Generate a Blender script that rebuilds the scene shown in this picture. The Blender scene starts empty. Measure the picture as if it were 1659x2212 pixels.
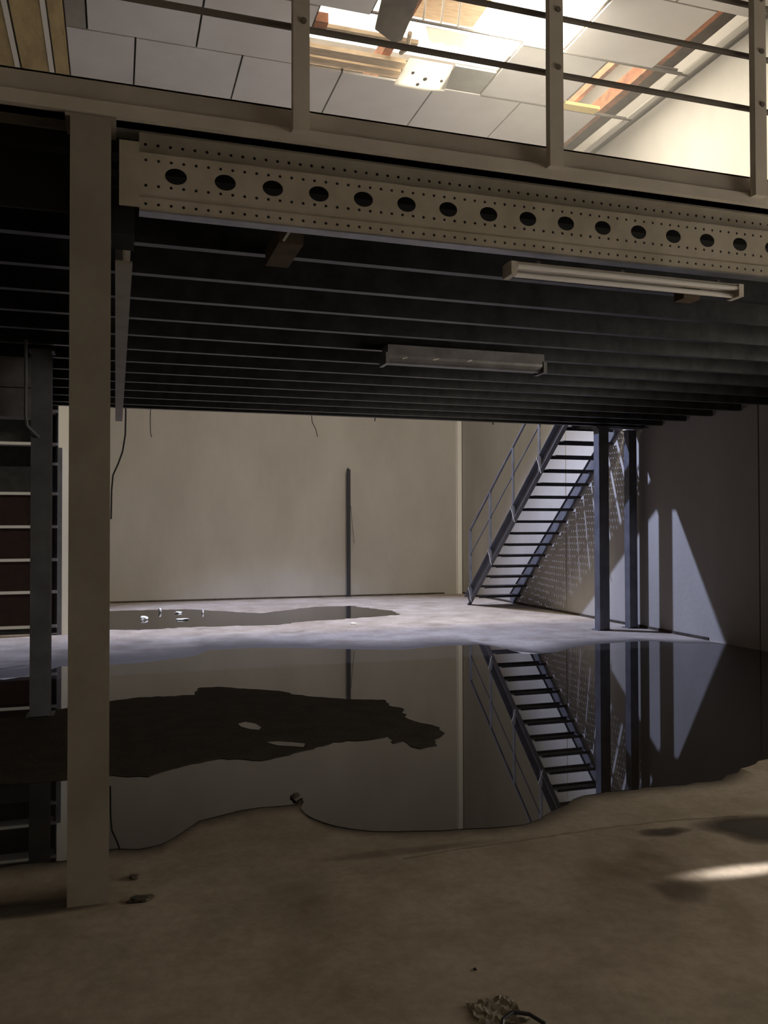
import bpy, bmesh, math, random
from mathutils import Vector
C = bpy.context.scene.collection
SC = bpy.context.scene
random.seed(7)
# ------------------------------------------------------------------ camera
F_PX, YAW, PITCH, ROLL = 1826.0, 0.3076, 0.0175, -0.00226
cam_d = bpy.data.cameras.new('camera'); cam = bpy.data.objects.new('camera', cam_d); C.objects.link(cam)
cam_d.sensor_fit = 'VERTICAL'; cam_d.sensor_height = 36; cam_d.lens = F_PX / 2212 * 36
cam_d.clip_start = 0.05; cam_d.clip_end = 200
fw = Vector((math.sin(YAW)*math.cos(PITCH), math.cos(YAW)*math.cos(PITCH), math.sin(PITCH)))
r0 = Vector((math.cos(YAW), -math.sin(YAW), 0)); u0 = r0.cross(fw)
rr = r0*math.cos(ROLL) + u0*math.sin(ROLL); uu = -r0*math.sin(ROLL) + u0*math.cos(ROLL)
from mathutils import Matrix
M = Matrix((rr, uu, -fw)).transposed().to_4x4(); M.translation = (0, 0, 1.5)
cam.matrix_world = M
SC.camera = cam
# ------------------------------------------------------------------ view, world
SC.view_settings.view_transform = 'Standard'; SC.view_settings.look = 'None'
SC.view_settings.exposure = 0.0; SC.view_settings.gamma = 1.0; SC.view_settings.use_curve_mapping = False
w = bpy.data.worlds.new('sky'); SC.world = w; w.use_nodes = True
w.node_tree.nodes['Background'].inputs[0].default_value = (1.0, 0.91, 0.76, 1)
w.node_tree.nodes['Background'].inputs[1].default_value = 6.8
# ------------------------------------------------------------------ lights
def light(kind, name, loc, target, energy, color, **kw):
    d = bpy.data.lights.new(name, kind); d.energy = energy; d.color = color
    for k, v in kw.items(): setattr(d, k, v)
    o = bpy.data.objects.new(name, d); C.objects.link(o); o.location = loc
    o.rotation_euler = (Vector(target) - Vector(loc)).to_track_quat('-Z', 'Y').to_euler()
    return o
# daylight falling through the small skylight well beyond the mezzanine
light('SPOT', 'skylight_daylight', (3.3, 13.3, 7.64), (3.3, 11.6, 0), 3900, (0.54, 0.63, 1.0),
      spot_size=math.radians(92), spot_blend=0.35, shadow_soft_size=0.07)
# daylight through the torn bay of the ceiling
light('AREA', 'torn_ceiling_daylight', (4.78, 8.92, 7.62), (5.5, 10.1, 3.0), 470, (1.0, 0.93, 0.78), shape='RECTANGLE', size=1.15, size_y=1.15)
# added narrow spot at the doorway that draws the floor streak
light('SPOT', 'streak_spot', (7.3, 2.75, 1.05), (2.62, 3.06, 0), 11000, (1.0, 0.97, 0.93), spot_size=math.radians(1.6), spot_blend=1.0, shadow_soft_size=0.03)

# ------------------------------------------------------------------ materials
def mat(name, col, rough=0.8, metal=0.0, col2=None, scale=4.0, bump=0.0, bscale=30, detail=6, spec=0.3, stretch=None, lo=0.35, hi=0.65):
    m = bpy.data.materials.new(name); m.use_nodes = True; nt = m.node_tree; b = nt.nodes['Principled BSDF']
    b.inputs['Base Color'].default_value = (*col, 1); b.inputs['Roughness'].default_value = rough
    b.inputs['Metallic'].default_value = metal; b.inputs['Specular IOR Level'].default_value = spec
    tc = nt.nodes.new('ShaderNodeTexCoord'); vec = tc.outputs['Object']
    if stretch:
        mp = nt.nodes.new('ShaderNodeMapping'); mp.inputs['Scale'].default_value = stretch
        nt.links.new(vec, mp.inputs[0]); vec = mp.outputs[0]
    if col2:
        n = nt.nodes.new('ShaderNodeTexNoise'); n.inputs['Scale'].default_value = scale; n.inputs['Detail'].default_value = detail
        n.inputs['Roughness'].default_value = 0.6
        nt.links.new(vec, n.inputs['Vector'])
        r = nt.nodes.new('ShaderNodeValToRGB'); r.color_ramp.elements[0].position = lo; r.color_ramp.elements[1].position = hi
        r.color_ramp.elements[0].color = (*col2, 1); r.color_ramp.elements[1].color = (*col, 1)
        nt.links.new(n.outputs[0], r.inputs[0]); nt.links.new(r.outputs[0], b.inputs['Base Color'])
        m['ramp'] = r.name
    if bump:
        n2 = nt.nodes.new('ShaderNodeTexNoise'); n2.inputs['Scale'].default_value = bscale; n2.inputs['Detail'].default_value = 5
        nt.links.new(tc.outputs['Object'], n2.inputs['Vector'])
        bp = nt.nodes.new('ShaderNodeBump'); bp.inputs['Strength'].default_value = bump; bp.inputs['Distance'].default_value = 0.02
        nt.links.new(n2.outputs[0], bp.inputs['Height']); nt.links.new(bp.outputs[0], b.inputs['Normal'])
    return m
MT = {
 'wall': mat('painted_concrete_wall', (.47,.435,.385), .85, col2=(.385,.352,.305), scale=.55, bump=.15, bscale=14, stretch=(1.2,1.2,.5)),
 'paint': mat('grey_painted_steel', (.34,.305,.26), .5, col2=(.27,.235,.195), scale=3, spec=.4),
 'steel': mat('blue_grey_steel', (.135,.137,.152), .45, col2=(.09,.09,.105), scale=5, spec=.5),
 'dark': mat('dark_galvanised_joist', (.085,.085,.09), .36, metal=.75, col2=(.045,.045,.048), scale=6, spec=.5),
 'zinc': mat('bare_zinc_flange', (.42,.42,.44), .34, metal=.7, col2=(.3,.3,.32), scale=8, spec=.5),
 'toe': mat('toe_board_shaded_paint', (.48,.43,.37), .6, col2=(.40,.355,.30), scale=2.5),  # shade put into the colour: darker than the lip that catches light
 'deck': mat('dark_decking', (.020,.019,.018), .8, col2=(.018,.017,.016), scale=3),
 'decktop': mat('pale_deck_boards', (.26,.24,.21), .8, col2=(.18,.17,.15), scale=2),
 'beamp': mat('dusty_beam_paint', (.47,.42,.345), .6, col2=(.36,.315,.25), scale=4),
 'fascia': mat('grey_edge_channel_paint', (.60,.545,.475), .55, col2=(.50,.45,.39), scale=2.5),
 'tile': mat('white_ceiling_panel', (.74,.70,.66), .9, col2=(.66,.62,.58), scale=1.2),
 'tiledk': mat('damp_ceiling_panel', (.36,.34,.29), .9, col2=(.27,.25,.21), scale=2),
 'grid': mat('dull_grid_bar', (.16,.14,.12), .6),
 'rust': mat('rusty_purlin', (.46,.17,.07), .8, col2=(.20,.09,.05), scale=7, bump=.3),
 'brown': mat('brown_stained_board', (.11,.075,.05), .85, col2=(.06,.042,.03), scale=6),
 'pine': mat('weathered_batten', (.62,.48,.32), .8, col2=(.45,.32,.20), scale=6, stretch=(1,6,6)),
 'insul': mat('yellowed_insulation', (.55,.42,.20), .95, col2=(.38,.28,.13), scale=2.2, bump=.5, bscale=9, stretch=(3,.8,1)),
 'white': mat('white_strip', (.82,.78,.68), .7),
 'yellow': mat('yellow_foam', (.86,.66,.22), .9, col2=(.8,.6,.25), scale=20),
 'roof': mat('dark_roof_sheet', (.17,.15,.125), .7, col2=(.11,.09,.075), scale=2),
 'lamp': mat('white_lamp_enamel', (.62,.58,.52), .4, col2=(.5,.45,.38), scale=9),
 'tube': mat('unlit_glass_tube', (.72,.70,.68), .25, spec=.6),
 'diff': mat('dusty_lamp_diffuser', (.22,.21,.22), .3, col2=(.14,.13,.13), scale=6, spec=.6),
 'rackm': mat('shelf_edge_paint', (.62,.60,.56), .6),
 'rackb': mat('dark_red_brown_board', (.026,.011,.008), .85, col2=(.016,.007,.005), scale=8),
 'rackd': mat('dark_rack_board', (.035,.034,.033), .85, col2=(.02,.02,.02), scale=8),
 'pale': mat('pale_post_paint', (.80,.76,.68), .6),
 'black': mat('black_cable', (.03,.03,.035), .5),
 'base': mat('grimy_wall_base', (.10,.08,.06), .9, col2=(.05,.04,.03), scale=9),
 'crumb': mat('white_foam_crumb', (.85,.82,.75), .9),
 'scrap': mat('crumpled_film', (.26,.23,.17), .25, col2=(.16,.13,.09), scale=20, spec=.6),
 'damp': mat('damp_dark_concrete', (.062,.050,.038), .75, col2=(.042,.034,.026), scale=5, bump=.3, bscale=40, spec=.1),
 'wetspot': mat('damp_spot', (.09,.075,.055), .55, col2=(.06,.05,.037), scale=9, spec=.2),
 'stainm': mat('dark_floor_stain', (.22,.185,.14), .8),
}
def translucent(name, col):
    m = bpy.data.materials.new(name); m.use_nodes = True; nt = m.node_tree; nt.nodes.clear()
    o = nt.nodes.new('ShaderNodeOutputMaterial'); mx = nt.nodes.new('ShaderNodeMixShader'); mx.inputs[0].default_value = .6
    d = nt.nodes.new('ShaderNodeBsdfDiffuse'); t = nt.nodes.new('ShaderNodeBsdfTranslucent')
    d.inputs[0].default_value = (*col, 1); t.inputs[0].default_value = (*col, 1)
    nt.links.new(d.outputs[0], mx.inputs[1]); nt.links.new(t.outputs[0], mx.inputs[2]); nt.links.new(mx.outputs[0], o.inputs[0])
    return m
MT['sheet'] = translucent('translucent_white_sheet', (.92, .90, .84))
def water():
    m = bpy.data.materials.new('still_water'); m.use_nodes = True; nt = m.node_tree; b = nt.nodes['Principled BSDF']
    b.inputs['Base Color'].default_value = (.022, .018, .015, 1); b.inputs['Roughness'].default_value = .012
    b.inputs['IOR'].default_value = 1.33; b.inputs['Specular IOR Level'].default_value = .5
    return m
MT['water'] = water()
def floor_mat():
    m = bpy.data.materials.new('bare_concrete_floor'); m.use_nodes = True; nt = m.node_tree; L = nt.links; b = nt.nodes['Principled BSDF']
    b.inputs['Roughness'].default_value = .75; b.inputs['Specular IOR Level'].default_value = .25
    tc = nt.nodes.new('ShaderNodeTexCoord')
    def noise(s, d=6, r=.6):
        n = nt.nodes.new('ShaderNodeTexNoise'); n.inputs['Scale'].default_value = s; n.inputs['Detail'].default_value = d; n.inputs['Roughness'].default_value = r
        L.new(tc.outputs['Object'], n.inputs['Vector']); return n.outputs[0]
    def ramp(src, a, b_, c0, c1):
        r = nt.nodes.new('ShaderNodeValToRGB'); e = r.color_ramp.elements; e[0].position = a; e[1].position = b_
        e[0].color = (*c0, 1); e[1].color = (*c1, 1); L.new(src, r.inputs[0]); return r.outputs[0]
    def mix(f, a, b_):
        x = nt.nodes.new('ShaderNodeMix'); x.data_type = 'RGBA'; x.blend_type = 'MULTIPLY'; x.inputs[0].default_value = f
        L.new(a, x.inputs[6]); L.new(b_, x.inputs[7]); return x.outputs[2]
    base = ramp(noise(.5), .3, .7, (.34,.275,.215), (.49,.425,.35))
    mid = ramp(noise(2.3, 8, .65), .35, .6, (.72,.70,.66), (1,1,1))
    fine = ramp(noise(22, 4), .35, .6, (.88,.87,.85), (1,1,1))
    spots = ramp(noise(1.1, 3), .28, .40, (.62,.58,.52), (1,1,1))
    c = mix(1, mix(1, mix(1, base, mid), fine), spots)
    L.new(c, b.inputs['Base Color'])
    bp = nt.nodes.new('ShaderNodeBump'); bp.inputs['Strength'].default_value = .25; bp.inputs['Distance'].default_value = .01
    L.new(noise(12, 6), bp.inputs['Height']); L.new(bp.outputs[0], b.inputs['Normal'])
    return m
MT['floor'] = floor_mat()

# ------------------------------------------------------------------ helpers
class MB:
    def __init__(s): s.v = []; s.f = []
    def box(s, x0, x1, y0, y1, z0, z1):
        n = len(s.v)
        s.v += [(x, y, z) for z in (z0, z1) for y in (y0, y1) for x in (x0, x1)]
        s.f += [tuple(n+i for i in q) for q in ((0,2,3,1),(4,5,7,6),(0,1,5,4),(2,6,7,3),(0,4,6,2),(1,3,7,5))]
        return s
    def bar(s, a, b, wx, wz, up=(0,0,1)):            # rectangular bar from a to b
        a, b = Vector(a), Vector(b); d = (b-a).normalized(); side = d.cross(Vector(up)).normalized(); u = side.cross(d).normalized()
        n = len(s.v)
        for p in (a, b):
            for i, j in ((-1,-1),(1,-1),(1,1),(-1,1)): s.v.append(tuple(p + side*i*wx/2 + u*j*wz/2))
        s.f += [tuple(n+i for i in q) for q in ((3,2,1,0),(4,5,6,7),(0,1,5,4),(1,2,6,5),(2,3,7,6),(3,0,4,7))]
        return s
    def tube(s, pts, r, k=8):
        pts = [Vector(p) for p in pts]; n = len(s.v)
        for i, p in enumerate(pts):
            d = (pts[min(i+1, len(pts)-1)] - pts[max(i-1, 0)]).normalized()
            a = d.cross(Vector((0,0,1)) if abs(d.z) < .9 else Vector((1,0,0))).normalized(); b = d.cross(a)
            for j in range(k):
                t = 2*math.pi*j/k; s.v.append(tuple(p + a*math.cos(t)*r + b*math.sin(t)*r))
        for i in range(len(pts)-1):
            for j in range(k):
                s.f.append((n+i*k+j, n+i*k+(j+1)%k, n+(i+1)*k+(j+1)%k, n+(i+1)*k+j))
        s.f.append(tuple(n+j for j in range(k))[::-1]); s.f.append(tuple(n+(len(pts)-1)*k+j for j in range(k)))
        return s
    def prism(s, poly, z0, z1):                        # poly in xy
        n = len(s.v); k = len(poly)
        s.v += [(x, y, z0) for x, y in poly] + [(x, y, z1) for x, y in poly]
        s.f.append(tuple(range(n+k-1, n-1, -1))); s.f.append(tuple(range(n+k, n+2*k)))
        s.f += [(n+i, n+(i+1)%k, n+k+(i+1)%k, n+k+i) for i in range(k)]
        return s
    def hprof(s, x0, x1, y0, y1, z0, z1, t=.012, web='y'):   # H section column
        s.box(x0, x1, y0, y0+t, z0, z1); s.box(x0, x1, y1-t, y1, z0, z1)
        xm = (x0+x1)/2; s.box(xm-t/2, xm+t/2, y0+t, y1-t, z0, z1)
        return s
    def build(s, name, m, parent=None, loc=None):
        me = bpy.data.meshes.new(name)
        v = s.v if loc is None else [(x-loc[0], y-loc[1], z-loc[2]) for x, y, z in s.v]
        me.from_pydata(v, [], s.f); me.update(); me.materials.append(MT[m] if isinstance(m, str) else m)
        o = bpy.data.objects.new(name, me); C.objects.link(o)
        if loc is not None: o.location = loc
        if parent is not None:
            o.parent = parent
            if loc is not None: o.location = Vector(loc) - parent.location
            else: o.location = -parent.location
        return o
def thing(name, label, cat, loc=(0,0,0), group=None):
    o = bpy.data.objects.new(name, None); C.objects.link(o); o.location = loc; o.empty_display_size = .1
    o['label'] = label; o['category'] = cat
    if group: o['group'] = group
    return o
def tag(o, label, cat, group=None):
    o['label'] = label; o['category'] = cat
    if group: o['group'] = group
    return o
def struct(o, label=None):
    o['kind'] = 'structure'
    if label: o['label'] = label
    return o
def copyinto(src, parent, off):
    c = src.copy(); C.objects.link(c); c.parent = parent; c.location = src.location + Vector(off); return c

XR, YF, ZC, XL, YB = 7.42, 17.6, 7.6, -6.5, -6.5
# ------------------------------------------------------------------ setting
struct(MB().box(XL-.2, XR+.2, YB-.2, YF+.2, -.25, 0).build('floor', 'floor'))
struct(MB().box(XL-.2, XR+.2, YF, YF+.2, 0, 9.2).build('wall_far', 'wall'))
# right wall: precast panels with open joints; a doorway outside the frame
wr = bpy.data.objects.new('wall_right', None); C.objects.link(wr); struct(wr)
edges = [YB, -2.0, .55, 3.85, 8.37, 12.97, 17.6]
MB().box(XR+.06, XR+.2, 3.85, YF, 0, 9.2).box(XR+.06, XR+.2, YB, .55, 0, 9.2).box(XR+.06, XR+.2, .55, 3.85, 3, 9.2).build('wall_backing', 'wall', wr)
for a, b in zip(edges[:-1], edges[1:]):
    z0 = 3.0 if a == .55 else 0
    MB().box(XR, XR+.06, a+.012, b-.012, z0, 9.2).build('wall_panel', 'wall', wr)
struct(MB().box(XL-.2, XL, YB, YF, 0, 9.2).build('wall_left', 'wall'))
struct(MB().box(XL-.2, XR+.2, YB-.2, YB, 0, 9.2).build('wall_back', 'wall'))
struct(MB().box(XL+.01, 7.0, YF-.012, YF-.001, 0, .035).build('baseboard_far', 'base'))
struct(MB().box(XR-.012, XR-.001, 9.3, YF-.02, 0, .04).build('baseboard_right', 'base'))
# corner pipe casing at the far right corner
MBc = MB().box(7.30, 7.40, YF-.07, YF-.002, 0, 6.0).box(7.285, 7.295, YF-.03, YF-.002, 0, 6.0)
struct(MBc.build('trim_1', 'pale'))
# ceiling
ceil = bpy.data.objects.new('ceiling', None); C.objects.link(ceil); struct(ceil)
MB().box(XL-.2, XR+.2, YB, 4.31, ZC, ZC+.05).box(XL-.2, -3.4, 4.31, YF, ZC, ZC+.05).build('ceiling_slab', 'tile', ceil)
def ctile(x0, x1, y0, y1, m='tile', name='panel', dz=0):
    return MB().box(x0+.012, x1-.012, y0+.012, y1-.012, ZC+dz, ZC+.03+dz).build(name, m, ceil)
def xs_row(k):
    return [(.22 if k % 2 else -.35) + (1.33 if k % 2 else 1.31)*i for i in range(-1, 8)]
def clipx(a, b): return max(a, -.6), min(b, XR-.02)
for k in range(-4, 7):
    y0 = 9.56 + 1.31*k; y1 = min(y0 + 1.31, YF)
    xs = xs_row(k)
    for i in range(len(xs)-1):
        a, b = clipx(xs[i], xs[i+1])
        if b - a < .06: continue
        if k == 0:
            if 2.2 < a < 4.85: continue
            if a > 4.85 and a < 6.0: b = 6.14
            elif a >= 6.0: continue
        if k == -1:
            if 2.8 < a < 5.5: continue
            if a > 6.8: continue
            if a > 5.5: a, b = 5.47, 6.80
        if k == 1 and b > 6.7:
            if a > 6.8: continue
            b = 6.80
        if k == 2 and 2.2 < a < 3.0:                                # skylight well
            continue
        MB().box(b-.012, b+.012, y0, y1, ZC+.022, ZC+.045).box(a-.012, a+.012, y0, y1, ZC+.022, ZC+.045).build('grid_bar', 'brown', ceil)
        MB().box(a, b, y1-.012, y1+.012, ZC+.022, ZC+.045).build('grid_bar', 'brown', ceil)
        ctile(a, b, y0, y1, 'tiledk' if (k, i) in ((0, 0),) else 'tile')
    # wall-side strip
    if k >= 3 or k <= -2: continue
ctile(7.26, XR-.03, 8.26, 12.1, 'white', 'edge_strip')
ctile(4.26, 4.88, 10.27, 10.87, 'tiledk')                           # grey remnant
for y in (9.56, 10.87, 12.18): MB().box(4.9, XR-.02, y-.016, y+.016, ZC-.012, ZC+.02).build('grid_bar', 'grid', ceil)
MB().box(7.36, XR-.012, 4.4, YF-.02, ZC-.03, ZC+.0).build('wall_angle', 'grid', ceil)
MB().box(2.3, 7.2, 9.545, 9.575, ZC+.035, ZC+.06).build('grid_bar', 'grid', ceil)
# insulation laid bare on the left
for i, (a, b) in enumerate(((-.78,-.62), (-1.20,-.84), (-1.9,-1.27), (-2.6,-1.95), (-3.38,-2.65))):
    MB().box(a, b, 4.35, YF-.02, ZC+.01, ZC+.10+.02*(i % 2)).build('insulation_batt', 'insul', ceil)
for x in (-.83, -1.255): MB().box(x-.028, x+.028, 4.35, YF-.02, ZC-.01, ZC+.03).build('batten', 'white', ceil)
# roof above with its opening
struct(MB().box(XL-.2, XR+.2, YB, 8.0, 8.75, 8.85).box(XL-.2, XR+.2, 12.3, YF+.2, 8.75, 8.85)
   .box(XL-.2, 2.2, 8.0, 12.3, 8.75, 8.85).box(6.75, XR+.2, 8.0, 12.3, 8.75, 8.85).build('roof', 'roof'))
rf = bpy.data.objects.new('roof_framing', None); C.objects.link(rf); struct(rf)
MB().box(6.86, 6.98, 5, YF-.1, ZC+.10, ZC+.30).build('purlin', 'rust', rf)
MB().box(7.00, 7.24, 5, YF-.1, ZC+.16, ZC+.20).build('purlin', 'brown', rf)
MB().box(6.40, 6.47, 5, YF-.1, ZC+.14, ZC+.24).build('purlin', 'rust', rf)
MB().box(3.34, 3.46, 5, YF-.1, ZC+.16, ZC+.36).build('purlin', 'rust', rf)
for y, h in ((10.02, .05), (10.50, .06), (10.72, .03)):
    MB().box(2.0, 3.66, y, y+.17, ZC+.05, ZC+.05+h).build('batten', 'pine', rf)
for x in (3.55, 3.78, 4.0): MB().tube([(x, 9.55, 7.65), (x+.02, 9.2, 8.7)], .014, 6).build('hanger_wire', 'white', rf)
MB().box(3.7, 4.55, 9.15, 10.35, 8.2, 8.24).build('soffit_board', 'pine', rf)

# ------------------------------------------------------------------ mezzanine
mz = thing('mezzanine_platform', 'grey steel mezzanine platform with perforated edge beam spanning the whole hall width', 'mezzanine', (2, 7, 2.97))
X0, X1 = -3.6, XR-.02
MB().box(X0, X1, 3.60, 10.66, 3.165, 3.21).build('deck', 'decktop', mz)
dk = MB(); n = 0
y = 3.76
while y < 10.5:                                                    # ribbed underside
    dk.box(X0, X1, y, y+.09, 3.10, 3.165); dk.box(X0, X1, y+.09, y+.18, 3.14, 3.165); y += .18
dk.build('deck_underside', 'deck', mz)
MB().box(X0, X1, 3.567, 3.60, 3.168, 3.222).box(X0, X1, 3.60, 3.66, 3.165, 3.175).build('edge_channel', 'fascia', mz)
MB().box(X0, X1, 3.585, 3.592, 3.222, 3.315).box(X0, X1, 3.585, 3.60, 3.308, 3.316).build('toe_board', 'toe', mz)
# joists, thin flanges under channel webs
proto = None
for i in range(12):
    yj = 4.39 + .530*i
    if i == 0:
        j = MB(); j.box(X0+.1, X1, 0, .006, 2.936, 3.10); j.box(X0+.1, X1, 0, .055, 2.930, 2.936); j.box(X0+.1, X1, .049, .055, 2.936, 2.95)
        proto = j.build('joist', 'dark', mz, loc=(0, 0, 0)); proto.location = Vector((0, yj, 0)) - mz.location
    else:
        c = proto.copy(); C.objects.link(c); c.location = Vector((0, yj, 0)) - mz.location
MB().box(X0, X1, 10.63, 10.65, 2.94, 3.165).box(X0, X1, 10.56, 10.63, 2.934, 2.942).build('rear_edge_beam', 'dark', mz)
# longitudinal beam behind the front column
MB().box(-.005, .07, 4.0, 10.0, 2.70, 2.712).box(.028, .037, 4.0, 10.0, 2.712, 2.94).box(-.005, .07, 4.0, 10.0, 2.93, 2.942).build('main_beam', 'paint', mz)
MB().box(-.02, .075, 3.78, 4.0, 2.76, 2.95).build('beam_bracket', 'deck', mz)
# perforated edge beam
def plate(mb, x0, x1, z0, z1, y, cx=None, cz=None, rx=0, rz=0, n=8):
    k = len(mb.v)
    if cx is None:
        mb.v += [(x0,y,z0),(x1,y,z0),(x1,y,z1),(x0,y,z1)]; mb.f.append((k,k+1,k+2,k+3)); return
    q = n//4; outer = []
    for s0, s1 in (((x1,z0),(x1,z1)), ((x1,z1),(x0,z1)), ((x0,z1),(x0,z0)), ((x0,z0),(x1,z0))):
        for i in range(q): t = i/q; outer.append((s0[0]+(s1[0]-s0[0])*t, s0[1]+(s1[1]-s0[1])*t))
    inner = [(cx + rx*math.cos(-math.pi/4 + 2*math.pi*i/n), cz + rz*math.sin(-math.pi/4 + 2*math.pi*i/n)) for i in range(n)]
    mb.v += [(a, y, b) for a, b in outer] + [(a, y, b) for a, b in inner]
    for i in range(n): mb.f.append((k+i, k+(i+1) % n, k+n+(i+1) % n, k+n+i))
YW = 3.62
def zz(z): return (z-1.5)*1.011 + 1.5
pb = MB(); XE = XR-.1
zr = [zz(v) for v in (2.803, 2.855, 2.872, 2.920, 2.990, 3.040)]
pitch = .2048; x_first = .2375; px0 = .09
plate(pb, .01, px0, zz(2.812), zr[5], YW)
ns = int((XE-px0)/(pitch/4))
for i in range(ns):
    a = px0 + i*pitch/4; b = a + pitch/4; cx = (a+b)/2
    plate(pb, a, b, zr[0], zr[1], YW, cx, (zr[0]+zr[1])/2, .0068, .0068)
    plate(pb, a, b, zr[2], zr[3], YW, cx, zz(2.905), .0068, .0068)
    plate(pb, a, b, zr[4], zr[5], YW, cx, zz(3.010), .0068, .0068)
    plate(pb, a, b, zz(3.058), zz(3.125), YW+.06, cx, zz(3.10), .007, .007)
plate(pb, px0, x_first-pitch/2, zr[3], zr[4], YW)
i = 0
while x_first + pitch*(i+.5) < XE:
    cx = x_first + pitch*i; plate(pb, cx-pitch/2, cx+pitch/2, zr[3], zr[4], YW, cx, zz(2.955), .045, .0345, 24); i += 1
xend = px0 + ns*pitch/4
for (ya, za, yb, zb) in ((YW, zr[1], YW+.010, zr[1]+.006), (YW+.010, zr[1]+.006, YW+.010, zr[2]-.006), (YW+.010, zr[2]-.006, YW, zr[2]), (YW, zr[5], YW+.06, zz(3.058)),
                         (YW+.06, zz(3.125), YW+.06, 3.165)):
    k = len(pb.v); pb.v += [(px0,ya,za),(xend,ya,za),(xend,yb,zb),(px0,yb,zb)]; pb.f.append((k,k+1,k+2,k+3))
o = pb.build('perforated_beam', 'beamp', mz); o['label'] = 'dusty beam web with a row of oval holes between rows of small round ones'
sm = o.modifiers.new('t', 'SOLIDIFY'); sm.thickness = .003; sm.offset = -1
MB().box(px0, xend, YW-.004, YW+.066, zr[0]-.008, zr[0]-.002).build('bottom_flange', 'zinc', mz)
MB().box(-3.5, -.19, 3.86, 3.88, 2.86, 3.10).build('side_bay_beam', 'deck', mz)
MB().box(.01, .09, YW+.004, YW+.012, 2.84, 3.10).build('end_plate', 'beamp', mz)
# landing beam over the rear columns
MB().box(6.60, 7.38, 10.66, 10.76, 2.925, 2.96).box(6.60, 7.38, 10.66, 10.67, 2.96, 3.16).build('landing_beam', 'steel', mz)

# guard rail
gr = thing('guard_rail', 'pale steel guard rail with round bars bolted along the mezzanine front edge', 'railing', (2, 3.56, 3.2))
for xp in (-.60, .7175, 1.945, 3.125, 4.32, 5.5, 6.7):
    p = MB().box(xp, xp+.072, 3.525, 3.565, 3.20, 4.55).build('post', 'fascia', gr)
    for zb in (3.672, 3.948, 4.22):
        MB().tube([(xp+.045, 3.520, zb), (xp+.045, 3.526, zb)], .014, 8).build('bolt', 'grid', p, loc=None).location = (0,0,0)
for zb in (3.672, 3.948, 4.22): MB().tube([(X0, 3.585, zb), (X1-.05, 3.585, zb)], .0145, 10).build('bar', 'grid', gr)
MB().box(X0, X1-.05, 3.53, 3.56, 4.55, 4.58).build('handrail', 'fascia', gr)

# ------------------------------------------------------------------ columns
def column(name, label, x0, x1, y0, y1, z1, m, group=None, plate_=True, box=False):
    t = thing(name, label, 'column', ((x0+x1)/2, (y0+y1)/2, 0), group)
    (MB().box(x0, x1, y0, y1, 0, z1) if box else MB().hprof(x0, x1, y0, y1, .0, z1)).build('shaft', m, t)
    if plate_: MB().box(x0-.03, x1+.03, y0-.0, y1+.04, 0, .012).build('base_plate', m, t)
    MB().box(x0-.02, x1+.02, y0, y1+.02, z1, z1+.015).build('cap_plate', m, t)
    return t
column('steel_column', 'large grey steel column in the foreground holding up the mezzanine front edge', -.178, -.022, 3.578, 3.735, 3.15, 'paint', plate_=False)
column('steel_column', 'dark steel column standing in water behind the foreground column', -.64, -.49, 7.20, 7.35, 2.905, 'steel')
column('steel_column', 'free-standing dark steel column beside the foot of the right wall patch of light', 6.64, 6.80, 10.66, 10.80, 2.905, 'steel', box=True)
column('steel_column', 'slim dark steel column close against the right wall', 7.20, 7.33, 10.75, 10.88, 2.905, 'steel', box=True)
t = thing('wall_pipe', 'thin dark pipe between the slim column and right wall', 'pipe', (7.39, 10.8, 0))
MB().tube([(7.385, 10.98, 0), (7.385, 10.98, 2.90)], .028, 10).build('pipe_run', 'steel', t)
t = thing('rack_end_post', 'narrow pale post at the end of the dark rack, left of the foreground column', 'post', (-.7, 12.75, 0))
MB().box(-.775, -.715, 12.66, 12.72, 0, 2.62).build('outer_angle', 'steel', t)
MB().box(-.77, -.62, 12.73, 12.85, 0, 3.30).build('shaft', 'pale', t)
t = thing('standing_pole', 'lone dark vertical pole standing against the far wall', 'pole', (4.75, 17.5, 0))
MB().box(4.722, 4.79, 17.44, 17.50, 0, 2.73).box(4.735, 4.777, 17.50, 17.53, 0, 2.76).build('shaft', 'black', t)
MB().box(4.70, 4.81, 17.42, 17.55, 0, .015).build('foot_plate', 'grid', t)

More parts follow.
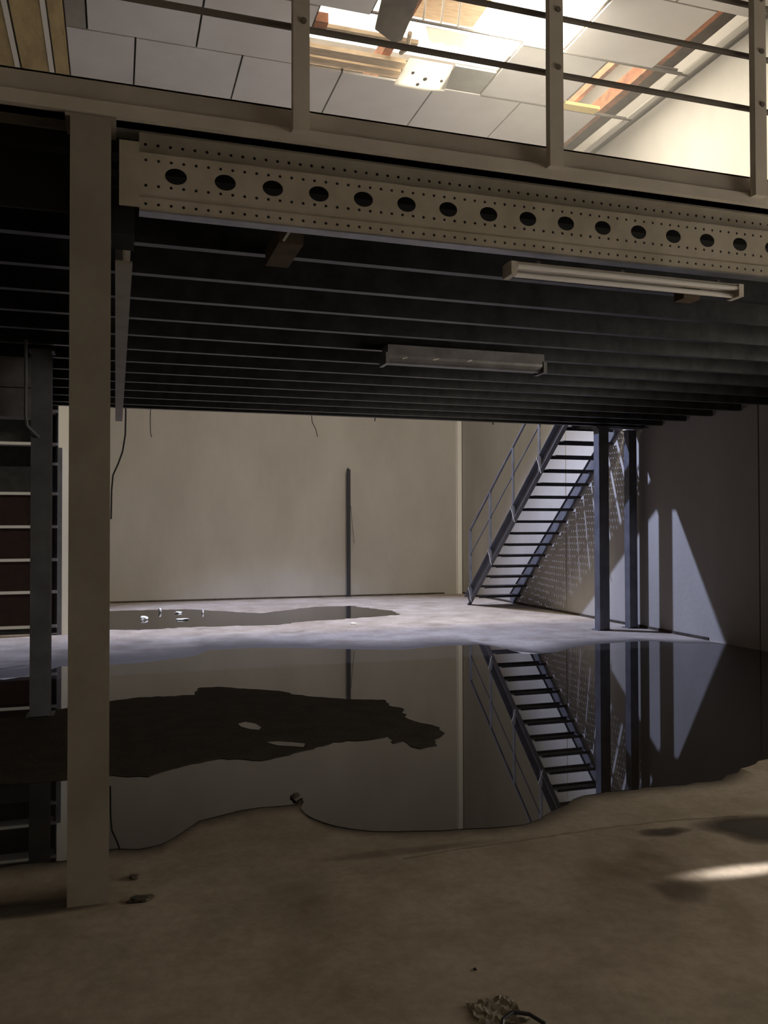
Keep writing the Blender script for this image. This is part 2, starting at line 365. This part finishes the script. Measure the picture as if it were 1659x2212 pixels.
# ------------------------------------------------------------------ staircase
st = thing('staircase', 'straight open-riser steel staircase climbing from the floor to the mezzanine rear edge', 'staircase', (6.95, 13, 0))
A = Vector((0, 15.02, 0)); B = Vector((0, 11.0, 3.285)); sl = (B-A).normalized()
up = Vector((0, sl.z, -sl.y)) * -1
if up.z < 0: up = -up
def stringer(x, w_, name='stringer', m='steel'):
    mb = MB(); t_ = .008; h = .21; s_ = -1
    ctr = lambda p, o: Vector((x, p.y, p.z)) + up*o
    mb.bar(ctr(A, h/2-.03), ctr(B, h/2-.03), t_, h)
    for o_ in (-.03, h-.03): mb.bar(ctr(A, o_) + Vector((s_*w_/2, 0, 0)), ctr(B, o_) + Vector((s_*w_/2, 0, 0)), w_, t_)
    return mb.build(name, m, st)
stringer(6.50, .075); stringer(7.395, .025)
nt_ = 16
def tread_mesh():
    mb = MB(); x0, x1 = 6.515, 7.38; d = .25
    # perforated walking plate: frame + cells with holes
    nx, ny = 14, 4
    for i in range(nx):
        for j in range(ny):
            a, b = x0 + (x1-x0)*i/nx, x0 + (x1-x0)*(i+1)/nx; c, e = d*j/ny, d*(j+1)/ny
            k = len(mb.v); n = 8; q = 2; outer = []
            for s0, s1 in (((b,c),(b,e)), ((b,e),(a,e)), ((a,e),(a,c)), ((a,c),(b,c))):
                for ii in range(q): t = ii/q; outer.append((s0[0]+(s1[0]-s0[0])*t, s0[1]+(s1[1]-s0[1])*t))
            inner = [((a+b)/2 + .0085*math.cos(-math.pi/4+2*math.pi*u/n), (c+e)/2 + .0085*math.sin(-math.pi/4+2*math.pi*u/n)) for u in range(n)]
            mb.v += [(p, q_, 0) for p, q_ in outer] + [(p, q_, 0) for p, q_ in inner]
            for u in range(n): mb.f.append((k+u, k+(u+1) % n, k+n+(u+1) % n, k+n+u))
    mb.box(x0, x1, 0, .004, -.045, 0); mb.box(x0, x1, d-.004, d, -.045, 0)
    return mb
tm = None
for i in range(1, nt_):
    z = i * 3.21/16; yc = A.y + (B.y-A.y)*(z/3.285)
    loc = Vector((0, yc-.15, z)) - st.location
    if tm is None:
        tm = tread_mesh().build('tread', 'dark', st, loc=(0, 0, 0)); tm.location = loc
    else:
        c = tm.copy(); C.objects.link(c); c.location = loc
MB().box(6.492, 6.500, 10.68, 11.05, 3.05, 3.21).build('landing_cheek', 'steel', st)
MB().box(7.37, 7.38, 10.68, 11.05, 3.05, 3.21).build('landing_cheek', 'steel', st)
MB().box(6.505, 7.365, 10.68, 11.05, 3.17, 3.20).build('landing_plate', 'dark', st)
posts = [(14.85, .10), (13.95, 0), (13.02, 0), (12.08, 0), (11.15, 0)]
def zst(y): return (15.02 - y) * 3.285/4.02
pt = []
for yv, _ in posts:
    zb = zst(yv); zt = 1.434 + (14.85-yv)*.775
    MB().box(6.425, 6.460, yv-.018, yv+.018, zb-.02, zt).build('post', 'steel', st)
    MB().bar((6.418, yv+.06, zb+.20), (6.418, yv-.09, zb-.06), .005, .016).build('cleat', 'paint', st)
    pt.append((yv, zt))
MB().tube([(6.442, y, z) for y, z in pt], .021, 10).build('handrail', 'steel', st)
MB().tube([(6.442, y, z-.47) for y, z in pt], .012, 8).build('mid_rail', 'steel', st)

# ------------------------------------------------------------------ rack on the left
rk = thing('storage_rack', 'dark rack of red-brown boards with thin pale shelf edges at far left', 'rack', (-2.6, 12.95, 0))
levels = [.098, .586, 1.042, 1.511, 1.981, 2.688, 3.159]
MB().box(-4.2, -.80, 13.15, 13.18, 0, 3.5).build('back_panel', 'rackd', rk)
for z in levels:
    MB().box(-4.2, -.79, 12.88, 13.14, z-.02, z+.02).build('shelf', 'rackm', rk)
MB().box(-1.02, -.79, 12.88, 13.14, 2.385, 2.425).build('shelf', 'rackm', rk)
for a, b in zip(levels[:4], levels[1:5]):
    MB().box(-4.2, -.80, 12.905, 12.925, a+.022, b-.022).build('board', 'rackb', rk)
MB().box(-4.2, -.80, 12.905, 12.925, 2.0, 2.36).build('board', 'rackd', rk)
for x in (-4.22, -2.5, -.82): MB().box(x, x+.03, 12.90, 13.15, 0, 3.5).build('upright', 'rackd', rk)
MB().box(-4.2, -.82, 12.90, 13.14, 0, .076).build('plinth', 'rackd', rk)
t = thing('hanging_box_panel', 'grey boxy panel hanging under the mezzanine at the far left edge', 'panel', (-1.1, 7.1, 2.7))
MB().box(-1.6, -.66, 7.60, 7.80, 2.42, 2.92).build('casing', 'diff', t)
MB().box(-1.6, -.66, 7.595, 7.60, 2.66, 2.668).build('seam', 'deck', t)
t = thing('drain_pipe', 'thin dark pipe with an elbow running down to the rear left column', 'pipe', (-.66, 7.0, 2.2))
MB().tube([(-.655, 6.95, 2.93), (-.655, 6.95, 2.36), (-.645, 6.96, 2.28), (-.61, 7.0, 2.24), (-.585, 7.19, 2.22)], .013, 8).build('pipe_run', 'steel', t)

# ------------------------------------------------------------------ lamps under the mezzanine
t = thing('batten_lamp', 'white twin-tube fluorescent lamp hanging unlit below the perforated beam', 'lamp', (2.45, 3.66, 2.7), None)
def rot_build(mb, name, m, parent): return mb.build(name, m, parent)
MB().box(1.80, 3.13, 3.66, 3.72, 2.735, 2.775).build('housing', 'lamp', t)
for z, yv in ((2.745, 3.64), (2.715, 3.675)):
    MB().tube([(1.83, yv, z), (3.10, yv, z)], .013, 10).build('tube', 'tube', t)
for x in (1.79, 3.10): MB().box(x, x+.03, 3.625, 3.72, 2.70, 2.765).build('end_cap', 'lamp', t)
MB().box(2.80, 2.90, 3.68, 3.76, 2.68, 2.735).build('bracket', 'brown', t)
for x in (1.95, 2.42, 3.0): MB().box(x, x+.02, 3.67, 3.70, 2.775, 2.79).build('clip', 'grid', t)
t = thing('diffuser_lamp', 'grey unlit fluorescent lamp with a dusty cover under the mezzanine joists', 'lamp', (2.75, 6.4, 2.8))
a = MB(); n = 8; pts = []
for i in range(n+1):
    th = math.pi*i/n; pts.append((.085*math.cos(th), -.06*math.sin(th)))
k = len(a.v)
for x in (2.06, 3.42):
    for p, q in pts: a.v.append((x, 6.42+p, 2.86+q))
for i in range(n): a.f.append((i, i+1, n+1+i+1, n+1+i))
a.f.append(tuple(range(n, -1, -1))); a.f.append(tuple(range(n+1, 2*n+2)))
a.build('cover', 'diff', t)
MB().box(2.05, 3.43, 6.34, 6.50, 2.86, 2.945).build('housing', 'diff', t)
for x in (2.03, 3.42): MB().box(x, x+.03, 6.33, 6.51, 2.79, 2.88).build('end_cap', 'diff', t)
for x0_, y0_, z0_, dx in ((2.17, 6.345, 2.835, .04), (2.43, 6.345, 2.84, .05), (2.73, 6.345, 2.845, .04)):
    MB().bar((x0_, y0_-.01, z0_), (x0_+dx, y0_-.012, z0_+.012), .004, .010).build('clip', 'tube', t)
t = thing('cable_box', 'small rusty brown box fixed between joists near the foreground column', 'box', (.78, 4.1, 2.9))
MB().box(.74, .86, 3.98, 4.36, 2.86, 2.945).build('casing', 'brown', t)
MB().bar((.76, 3.97, 2.865), (.80, 3.97, 2.93), .005, .012).build('clip', 'rackm', t)

# ------------------------------------------------------------------ hanging cables
def cable(label, pts, r=.006, m='black'):
    tag(MB().tube(pts, r, 6).build('hanging_cable', m), label, 'cable')
cable('long grey cable drooping from the mezzanine beside the foreground column', [(.11,10.68,3.0),(.115,10.68,2.9),(.11,10.68,2.62),(.08,10.68,2.42),(.03,10.68,2.27),(-.03,10.68,2.13),(-.045,10.68,1.95),(-.05,10.68,1.6)], .011)
cable('short straight wire hanging from the mezzanine edge near the foreground column', [(.405,10.68,2.97),(.40,10.68,2.8),(.405,10.68,2.65),(.42,10.68,2.60)], .005)
cable('curled thin wire hanging from mezzanine edge left of the standing pole', [(2.41,10.68,2.97),(2.42,10.68,2.86),(2.47,10.68,2.76),(2.49,10.68,2.67)], .005)
cable('short stub of wire at the mezzanine edge above the standing pole', [(3.27,10.68,2.97),(3.27,10.68,2.90)], .007)
cable('short stub of wire at the mezzanine edge above the stair rail', [(4.98,10.68,2.97),(4.98,10.68,2.91)], .008)
cable('thin wire dangling against the far wall beside the standing pole', [(4.81,17.5,1.95),(4.83,17.5,1.7),(4.86,17.5,1.4),(4.89,17.5,1.15)], .005)

# ------------------------------------------------------------------ hanging debris of the ceiling
def slab(name, pts, th, m, label, cat, parent=None):
    n_ = (Vector(pts[1])-Vector(pts[0])).cross(Vector(pts[2])-Vector(pts[0])).normalized()*th
    mb = MB(); k = len(pts); mb.v = [tuple(Vector(p)) for p in pts] + [tuple(Vector(p)+n_) for p in pts]
    mb.f = [tuple(range(k-1, -1, -1)), tuple(range(k, 2*k))] + [(i, (i+1) % k, k+(i+1) % k, k+i) for i in range(k)]
    o = mb.build(name, m); bm = bmesh.new(); bm.from_mesh(o.data); bmesh.ops.recalc_face_normals(bm, faces=bm.faces); bm.to_mesh(o.data); bm.free()
    return tag(o, label, cat)
slab('hanging_board', [(2.90,9.08,7.62),(3.33,8.98,7.63),(3.36,9.80,7.52),(3.28,9.86,7.50),(2.98,9.70,7.53)], .03, 'brown', 'dark brown board hanging out of the broken ceiling beside the bright hole', 'board')
slab('torn_sheet', [(3.62,10.25,7.58),(4.24,10.28,7.60),(4.36,10.90,7.58),(4.1,10.93,7.56),(3.62,10.92,7.56)], .006, 'sheet', 'glowing white sheet with small dark holes lying over the ceiling gap', 'sheet')
rg = [(3.42,9.70),(3.6,9.58),(4.7,9.62),(5.2,9.60),(5.3,9.72),(5.1,9.80)]
zig = [(5.0-.09*i, 9.86 + (.05 if i % 2 else 0)) for i in range(15)]
mbz = MB().prism([(3.6,9.60),(5.2,9.60)] + zig, 7.62, 7.628); tag(mbz.build('corrugated_sheet', 'sheet'), 'ragged corrugated white sheet below the brightest hole in the ceiling', 'sheet')
ts_ = bpy.data.objects['torn_sheet']
for x, yv, r_ in ((3.76,10.52,.022),(3.97,10.62,.028),(3.92,10.78,.024),(4.20,10.60,.02)):
    MB().prism([(x+r_*math.cos(a_*.8), yv+1.5*r_*math.sin(a_*.8)) for a_ in range(8)], 7.545, 7.553).build('dark_fleck', 'brown', ts_)
tag(MB().box(2.28, 2.44, 9.85, 10.0, 7.60, 7.72).box(2.31, 2.41, 10.0, 10.04, 7.59, 7.66).build('timber_stub', 'rust'), 'rust-brown timber stub at the left end of the ceiling gap', 'timber')
tag(MB().box(6.15, 6.72, 10.70, 10.86, 7.585, 7.63).build('foam_strip', 'yellow'), 'bright yellow foam strip along the edge of the ceiling gap', 'strip')
mbs = MB().tube([(3.45,9.75,7.6),(3.5,10.0,7.55),(3.48,10.2,7.6)], .03, 6)
tag(mbs.build('insulation_shred', 'pine'), 'shred of torn insulation hanging beside the white sheet', 'insulation')

# ------------------------------------------------------------------ water
PX = {
    'main': [(-3.6,3.9),(-2.2,4.3),(-1.2,4.0),(-0.59,4.1),(-0.48,4.09),(-0.23,4.08),(-0.0,4.16),(0.11,4.12),(0.21,4.15),(0.33,4.3),(0.41,4.42),(0.53,4.47),(0.74,4.53),(0.94,4.52),(0.99,4.64),(0.95,4.35),(1.01,4.2),(1.12,4.07),(1.31,3.97),(1.53,3.91),(1.64,3.9),(1.78,3.87),(1.96,3.86),(2.08,3.91),(2.33,4.07),(2.48,4.17),(2.91,4.19),(3.06,4.18),(3.42,4.18),(3.69,4.34),(4.0,4.46),(4.58,4.51),(6.63,4.93),(7.25,5.6),(7.40,8.12),(7.40,8.91),(6.92,9.13),(6.63,9.5),(5.84,9.44),(5.34,9.27),(4.88,8.9),(4.57,9.0),(4.56,9.48),(4.43,9.87),(3.88,9.92),(3.33,9.73),(2.45,10.15),(1.7,10.48),(1.08,10.48),(0.88,10.05),(0.4,9.78),(-0.02,9.69),(-0.56,9.77),(-0.82,9.3),(-1.04,9.1),(-1.28,9.2),(-2.4,9.6),(-3.8,9.2)],
    'island': [(-3.2,6.9),(-1.8,7.4),(-0.98,7.18),(-0.66,7.33),(-0.36,7.5),(-0.01,7.68),(0.2,7.76),(0.67,7.71),(0.75,8.05),(0.92,8.04),(1.19,7.83),(1.45,7.63),(1.54,7.44),(1.75,7.25),(1.96,7.09),(2.22,6.99),(2.18,6.76),(2.26,6.6),(2.17,6.28),(2.21,6.1),(2.29,5.95),(2.28,5.73),(2.2,5.62),(2.13,5.57),(2.1,5.42),(1.96,5.37),(1.92,5.44),(1.92,5.61),(1.83,5.56),(1.86,5.77),(1.71,5.71),(1.45,5.73),(1.22,5.58),(0.9,5.42),(0.66,5.55),(0.42,5.46),(0.19,5.28),(-0.01,5.38),(-0.38,5.37),(-0.73,5.39),(-2.0,5.2),(-3.1,5.6)],
    'hole1': [(0.89,6.47),(0.95,6.52),(1.02,6.43),(1.04,6.3),(1.01,6.23),(0.95,6.28),(0.9,6.37)],
    'hole2': [(1.0,5.86),(1.08,5.86),(1.25,5.74),(1.22,5.65),(1.15,5.7),(1.06,5.75)],
    'far': [(-2.2,16.0),(-0.39,16.07),(-0.03,15.94),(1.22,15.87),(2.39,14.69),(3.57,15.54),(4.28,15.49),(4.72,14.32),(4.61,13.68),(3.69,13.38),(2.89,13.23),(2.37,12.86),(1.68,12.97),(1.0,13.01),(0.33,12.88),(-0.02,13.06),(-0.31,13.04),(-.9,13.3),(-1.6,14)],
    'wetA': [(2.47,3.61),(2.58,3.63),(2.7,3.57),(2.67,3.51),(2.53,3.49),(2.46,3.53)],
    'wetB': [(2.81,3.64),(2.97,3.63),(3.33,3.58),(3.2,3.2),(2.97,3.2),(2.87,3.26),(2.77,3.38),(2.74,3.52)],
    'stain': [(2.16,3.03),(2.28,3.05),(2.3,2.94),(2.22,2.88),(2.13,2.91)],
}
def ragged(poly, amp, step=.07):
    rnd = random.Random(len(poly)*13); out = []
    for i in range(len(poly)):
        a, b = Vector(poly[i]), Vector(poly[(i+1) % len(poly)]); L_ = (b-a).length; n = max(1, int(L_/step)); nrm = Vector((-(b-a).y, (b-a).x)).normalized() if L_ else Vector((0,0))
        for k in range(n):
            p = a.lerp(b, k/n)
            if k: p = p + nrm*rnd.uniform(-amp, amp)
            out.append((p.x, min(p.y, 17.5)))
    return out
def pool(poly, name, m, z, amp=.02, step=.08, zb=.0002):
    pts = [(min(x, XR-.02), y) for x, y in ragged(poly, amp, step)]
    from mathutils.geometry import tessellate_polygon
    tris = tessellate_polygon([[Vector((x, y, 0)) for x, y in pts]])
    n = len(pts); mb = MB()
    mb.v = [(x, y, z) for x, y in pts] + [(x, y, zb) for x, y in pts]
    for t_ in tris:
        a, b, c = (Vector(mb.v[i]) for i in t_)
        mb.f.append(tuple(t_) if (b-a).cross(c-a).z > 0 else tuple(reversed(t_)))
    mb.f += [(i, n+i, n+(i+1) % n, (i+1) % n) for i in range(n)]
    return mb.build(name, m)
tag(pool(PX['main'], 'puddle', 'water', .004), 'wide still puddle mirroring the staircase and far wall', 'puddle')
tag(pool(PX['far'], 'puddle', 'water', .003, .04), 'thin long puddle near the far wall in the lit floor', 'puddle')
tag(pool(PX['island'], 'dry_patch', 'damp', .007, .018, .05, .0045), 'ragged dark patch of damp concrete rising out of the wide puddle', 'floor patch')
tag(pool(PX['hole1'], 'puddle', 'water', .009, .006, .08, .0075), 'small oval pool inside the dark damp patch', 'puddle')
tag(pool(PX['hole2'], 'puddle', 'water', .009, .006, .08, .0075), 'narrow slanting pool near the front edge of the dark damp patch', 'puddle')
cr = [(1.24,3.64),(1.55,3.67),(1.91,3.68),(2.3,3.70),(2.71,3.69),(3.08,3.64)]
tag(pool([(x, y+.006) for x, y in cr] + [(x, y-.006) for x, y in cr[::-1]], 'floor_crack', 'stainm', .0012, .006, .03), 'thin brown crack running across the floor in front of the wide puddle', 'crack')

def damp_shade_alpha():
    m = bpy.data.materials.new('damp_shade_margin'); m.use_nodes = True; nt = m.node_tree; L = nt.links; b = nt.nodes['Principled BSDF']
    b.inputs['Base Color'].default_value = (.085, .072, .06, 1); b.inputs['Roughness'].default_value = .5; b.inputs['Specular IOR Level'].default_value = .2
    at = nt.nodes.new('ShaderNodeAttribute'); at.attribute_name = 'damp'  # wet darkening and painted shade share this attribute
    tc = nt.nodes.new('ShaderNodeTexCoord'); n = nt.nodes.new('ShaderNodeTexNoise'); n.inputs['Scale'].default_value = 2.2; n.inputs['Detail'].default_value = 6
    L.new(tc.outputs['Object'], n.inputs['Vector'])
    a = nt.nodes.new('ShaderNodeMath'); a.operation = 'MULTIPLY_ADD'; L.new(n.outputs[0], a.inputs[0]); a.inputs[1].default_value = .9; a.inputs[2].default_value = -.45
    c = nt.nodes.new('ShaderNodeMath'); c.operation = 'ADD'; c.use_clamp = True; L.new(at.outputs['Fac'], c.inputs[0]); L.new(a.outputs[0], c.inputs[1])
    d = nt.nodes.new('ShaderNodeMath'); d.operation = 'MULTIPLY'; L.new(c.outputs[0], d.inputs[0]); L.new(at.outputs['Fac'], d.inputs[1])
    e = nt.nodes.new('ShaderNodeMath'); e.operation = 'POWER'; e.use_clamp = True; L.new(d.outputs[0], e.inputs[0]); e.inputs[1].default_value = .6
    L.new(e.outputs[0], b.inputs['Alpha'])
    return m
MT['margin'] = damp_shade_alpha()
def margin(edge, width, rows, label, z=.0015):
    me = bpy.data.meshes.new('damp_shade_margin'); v = []; f = []; al = []
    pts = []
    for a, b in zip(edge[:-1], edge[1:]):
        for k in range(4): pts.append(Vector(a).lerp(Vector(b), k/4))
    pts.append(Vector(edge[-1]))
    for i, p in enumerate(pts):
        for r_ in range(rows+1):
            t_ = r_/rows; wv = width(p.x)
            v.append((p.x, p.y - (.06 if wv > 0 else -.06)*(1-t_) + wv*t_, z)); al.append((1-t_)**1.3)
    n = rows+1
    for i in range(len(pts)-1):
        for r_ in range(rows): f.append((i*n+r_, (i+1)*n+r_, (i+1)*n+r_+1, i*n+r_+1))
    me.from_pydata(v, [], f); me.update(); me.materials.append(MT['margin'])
    at = me.attributes.new('damp', 'FLOAT', 'POINT')  # strength of wet darkening and painted shade
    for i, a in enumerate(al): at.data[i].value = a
    o = bpy.data.objects.new('damp_shade_margin', me); C.objects.link(o); tag(o, label, 'stain')
margin([(-3.8,9.2),(-2.4,9.6),(-1.28,9.2),(-0.82,9.3),(-0.56,9.77),(-0.02,9.69),(0.4,9.78),(0.88,10.05),(1.08,10.48),(1.7,10.48),(2.45,10.15),(3.33,9.73),(3.88,9.92),(4.43,9.87),(4.57,9.3),(4.88,8.9),(5.34,9.27),(5.84,9.44),(6.63,9.5),(6.92,9.13),(7.38,8.91)], lambda x: 2.3 if x < .5 else max(.7, 2.1-.28*x), 8, 'dark band of damp and painted shade along the far shore of the wide puddle')  # darkening carries damp and the painted fade of the lit floor strip
margin([(x, y) for x, y in PX['main'][1:30]], lambda x: -.16, 4, 'thin dark wet rim along the near shore of the wide puddle', .0016)
def blob(cx, cy, rx, ry, power, label, z=.0018, name='damp_spot'):
    me = bpy.data.meshes.new(name); v = [(cx, cy, z)]; f = []; al = [power]; r = random.Random(int(cx*100)); n = 28; m_ = 6
    ph = [r.uniform(0, 6.3) for _ in range(4)]
    for k in range(1, m_+1):
        for i in range(n):
            a = 2*math.pi*i/n; q = (1 + .13*math.sin(2*a+ph[0]) + .10*math.sin(3*a+ph[1]) + .07*math.sin(5*a+ph[2]))*k/m_
            v.append((cx + rx*q*math.cos(a), cy + ry*q*math.sin(a), z)); al.append(power*(1 - (k/m_)**3))
    for i in range(n): f.append((0, 1+i, 1+(i+1) % n))
    for k in range(m_-1):
        for i in range(n): f.append((1+k*n+i, 1+(k+1)*n+i, 1+(k+1)*n+(i+1) % n, 1+k*n+(i+1) % n))
    me.from_pydata(v, [], f); me.update(); me.materials.append(MT['margin']); at = me.attributes.new('damp', 'FLOAT', 'POINT')  # 'damp' also carries the painted column shadow
    for i, a in enumerate(al): at.data[i].value = a
    o = bpy.data.objects.new(name, me); C.objects.link(o); tag(o, label, 'stain')
blob(2.57, 3.56, .14, .075, .8, 'small dark wet spot on the floor at right in front of the wide puddle')
blob(3.10, 3.44, .38, .22, 1.0, 'larger dark wet spot at the right edge of the photo')
blob(2.22, 2.97, .15, .12, .45, 'faint brown stain below the light streak at right', name='floor_stain_shade')
blob(-.35, 3.62, .34, .09, .9, 'dark painted shadow left of the foreground column foot', name='floor_stain_shade')  # cast shadow of the column, painted on the floor
blob(1.3, 3.72, .5, .05, .35, 'long faint brown stain in front of the puddle tip', name='floor_stain_shade')
# ------------------------------------------------------------------ litter
def lump(name, loc, sx, sy, sz, m, label, cat, seed=1, group=None):
    bm = bmesh.new(); bmesh.ops.create_icosphere(bm, subdivisions=2, radius=1); r = random.Random(seed)
    for v in bm.verts:
        k = r.uniform(.65, 1.15); v.co = Vector((v.co.x*sx*k, v.co.y*sy*k, max(v.co.z, -.55)*sz*k + .55*sz))
    mz_ = min(v.co.z for v in bm.verts)
    for v in bm.verts: v.co.z -= mz_
    me = bpy.data.meshes.new(name); bm.to_mesh(me); bm.free(); me.materials.append(MT[m])
    o = bpy.data.objects.new(name, me); C.objects.link(o); o.location = loc
    return tag(o, label, cat, group)
lump('foam_crumb', (.44,14.3,.004), .07, .10, .035, 'crumb', 'largest white foam crumb in the far puddle, furthest left', 'debris', 1)
lump('foam_crumb', (.75,15.4,.004), .03, .06, .05, 'crumb', 'small upright white foam crumb behind the largest one', 'debris', 2)
lump('foam_crumb', (1.05,15.15,.004), .06, .07, .02, 'crumb', 'flat white foam crumb farther back in the far puddle', 'debris', 3)
lump('foam_crumb', (1.03,14.05,.004), .11, .07, .015, 'crumb', 'wide flat white foam piece at the front of the far puddle', 'debris', 4)
lump('foam_crumb', (1.45,15.0,.004), .02, .04, .04, 'crumb', 'tiny white foam crumb right of the flat pieces', 'debris', 5)
lump('foam_crumb', (3.5,12.6,.001), .05, .05, .015, 'crumb', 'tiny white crumb on the bright floor strip below the standing pole', 'debris', 6)
lump('floor_lump', (.955,4.62,.001), .035, .06, .02, 'wetspot', 'small dark lump at the tip of the puddle shore', 'debris', 7)
lump('floor_lump', (1.165,2.66,.0), .006, .009, .004, 'black', 'tiny black pebble on the bare floor near the bottom', 'debris', 8)
lump('plaster_crumb', (.10,3.56,.0), .06, .03, .012, 'wetspot', 'dark crumb beside the foot of the foreground column', 'debris', 9)
lump('plaster_crumb', (.08,3.80,.0), .025, .03, .008, 'wetspot', 'small dark crumb just behind the foot of the foreground column', 'debris', 10)
t = thing('plastic_scrap', 'crumpled translucent plastic scrap with a curved strap at the bottom edge', 'debris', (1.13, 2.36, 0))
bm = bmesh.new(); bmesh.ops.create_grid(bm, x_segments=16, y_segments=12, size=.5); r = random.Random(3)
for v in bm.verts:
    x, y_ = v.co.x, v.co.y
    v.co = Vector((1.125 + x*.15 + r.uniform(-.006,.006), 2.40 + y_*.15 + r.uniform(-.006,.006), .003 + .009*abs(math.sin(x*9+y_*5))*r.uniform(.4,1)))
me = bpy.data.meshes.new('film'); bm.to_mesh(me); bm.free(); me.materials.append(MT['scrap'])
o = bpy.data.objects.new('film', me); C.objects.link(o); o.parent = t; o.location = -t.location
o.modifiers.new('t', 'SOLIDIFY').thickness = .0015
MB().tube([(1.09,2.30,.006),(1.11,2.33,.025),(1.15,2.345,.032),(1.20,2.335,.022),(1.235,2.30,.006)], .006, 6).build('strap', 'black', t)

# ------------------------------------------------------------------ dusty air in the lit upper hall
hz = bpy.data.materials.new('dusty_air'); hz.use_nodes = True; nt = hz.node_tree; nt.nodes.clear()
o_ = nt.nodes.new('ShaderNodeOutputMaterial'); vs = nt.nodes.new('ShaderNodeVolumeScatter')
vs.inputs['Density'].default_value = .010; vs.inputs['Anisotropy'].default_value = .55; vs.inputs['Color'].default_value = (1, .96, .88, 1)
nt.links.new(vs.outputs[0], o_.inputs['Volume']); MT['haze'] = hz
ho = MB().box(-3.3, XR-.03, 4.0, 10.9, 3.4, ZC-.10).build('dusty_air', 'haze'); ho['kind'] = 'stuff'
tag(ho, 'pale dusty haze glowing under the torn ceiling above the mezzanine', 'haze')
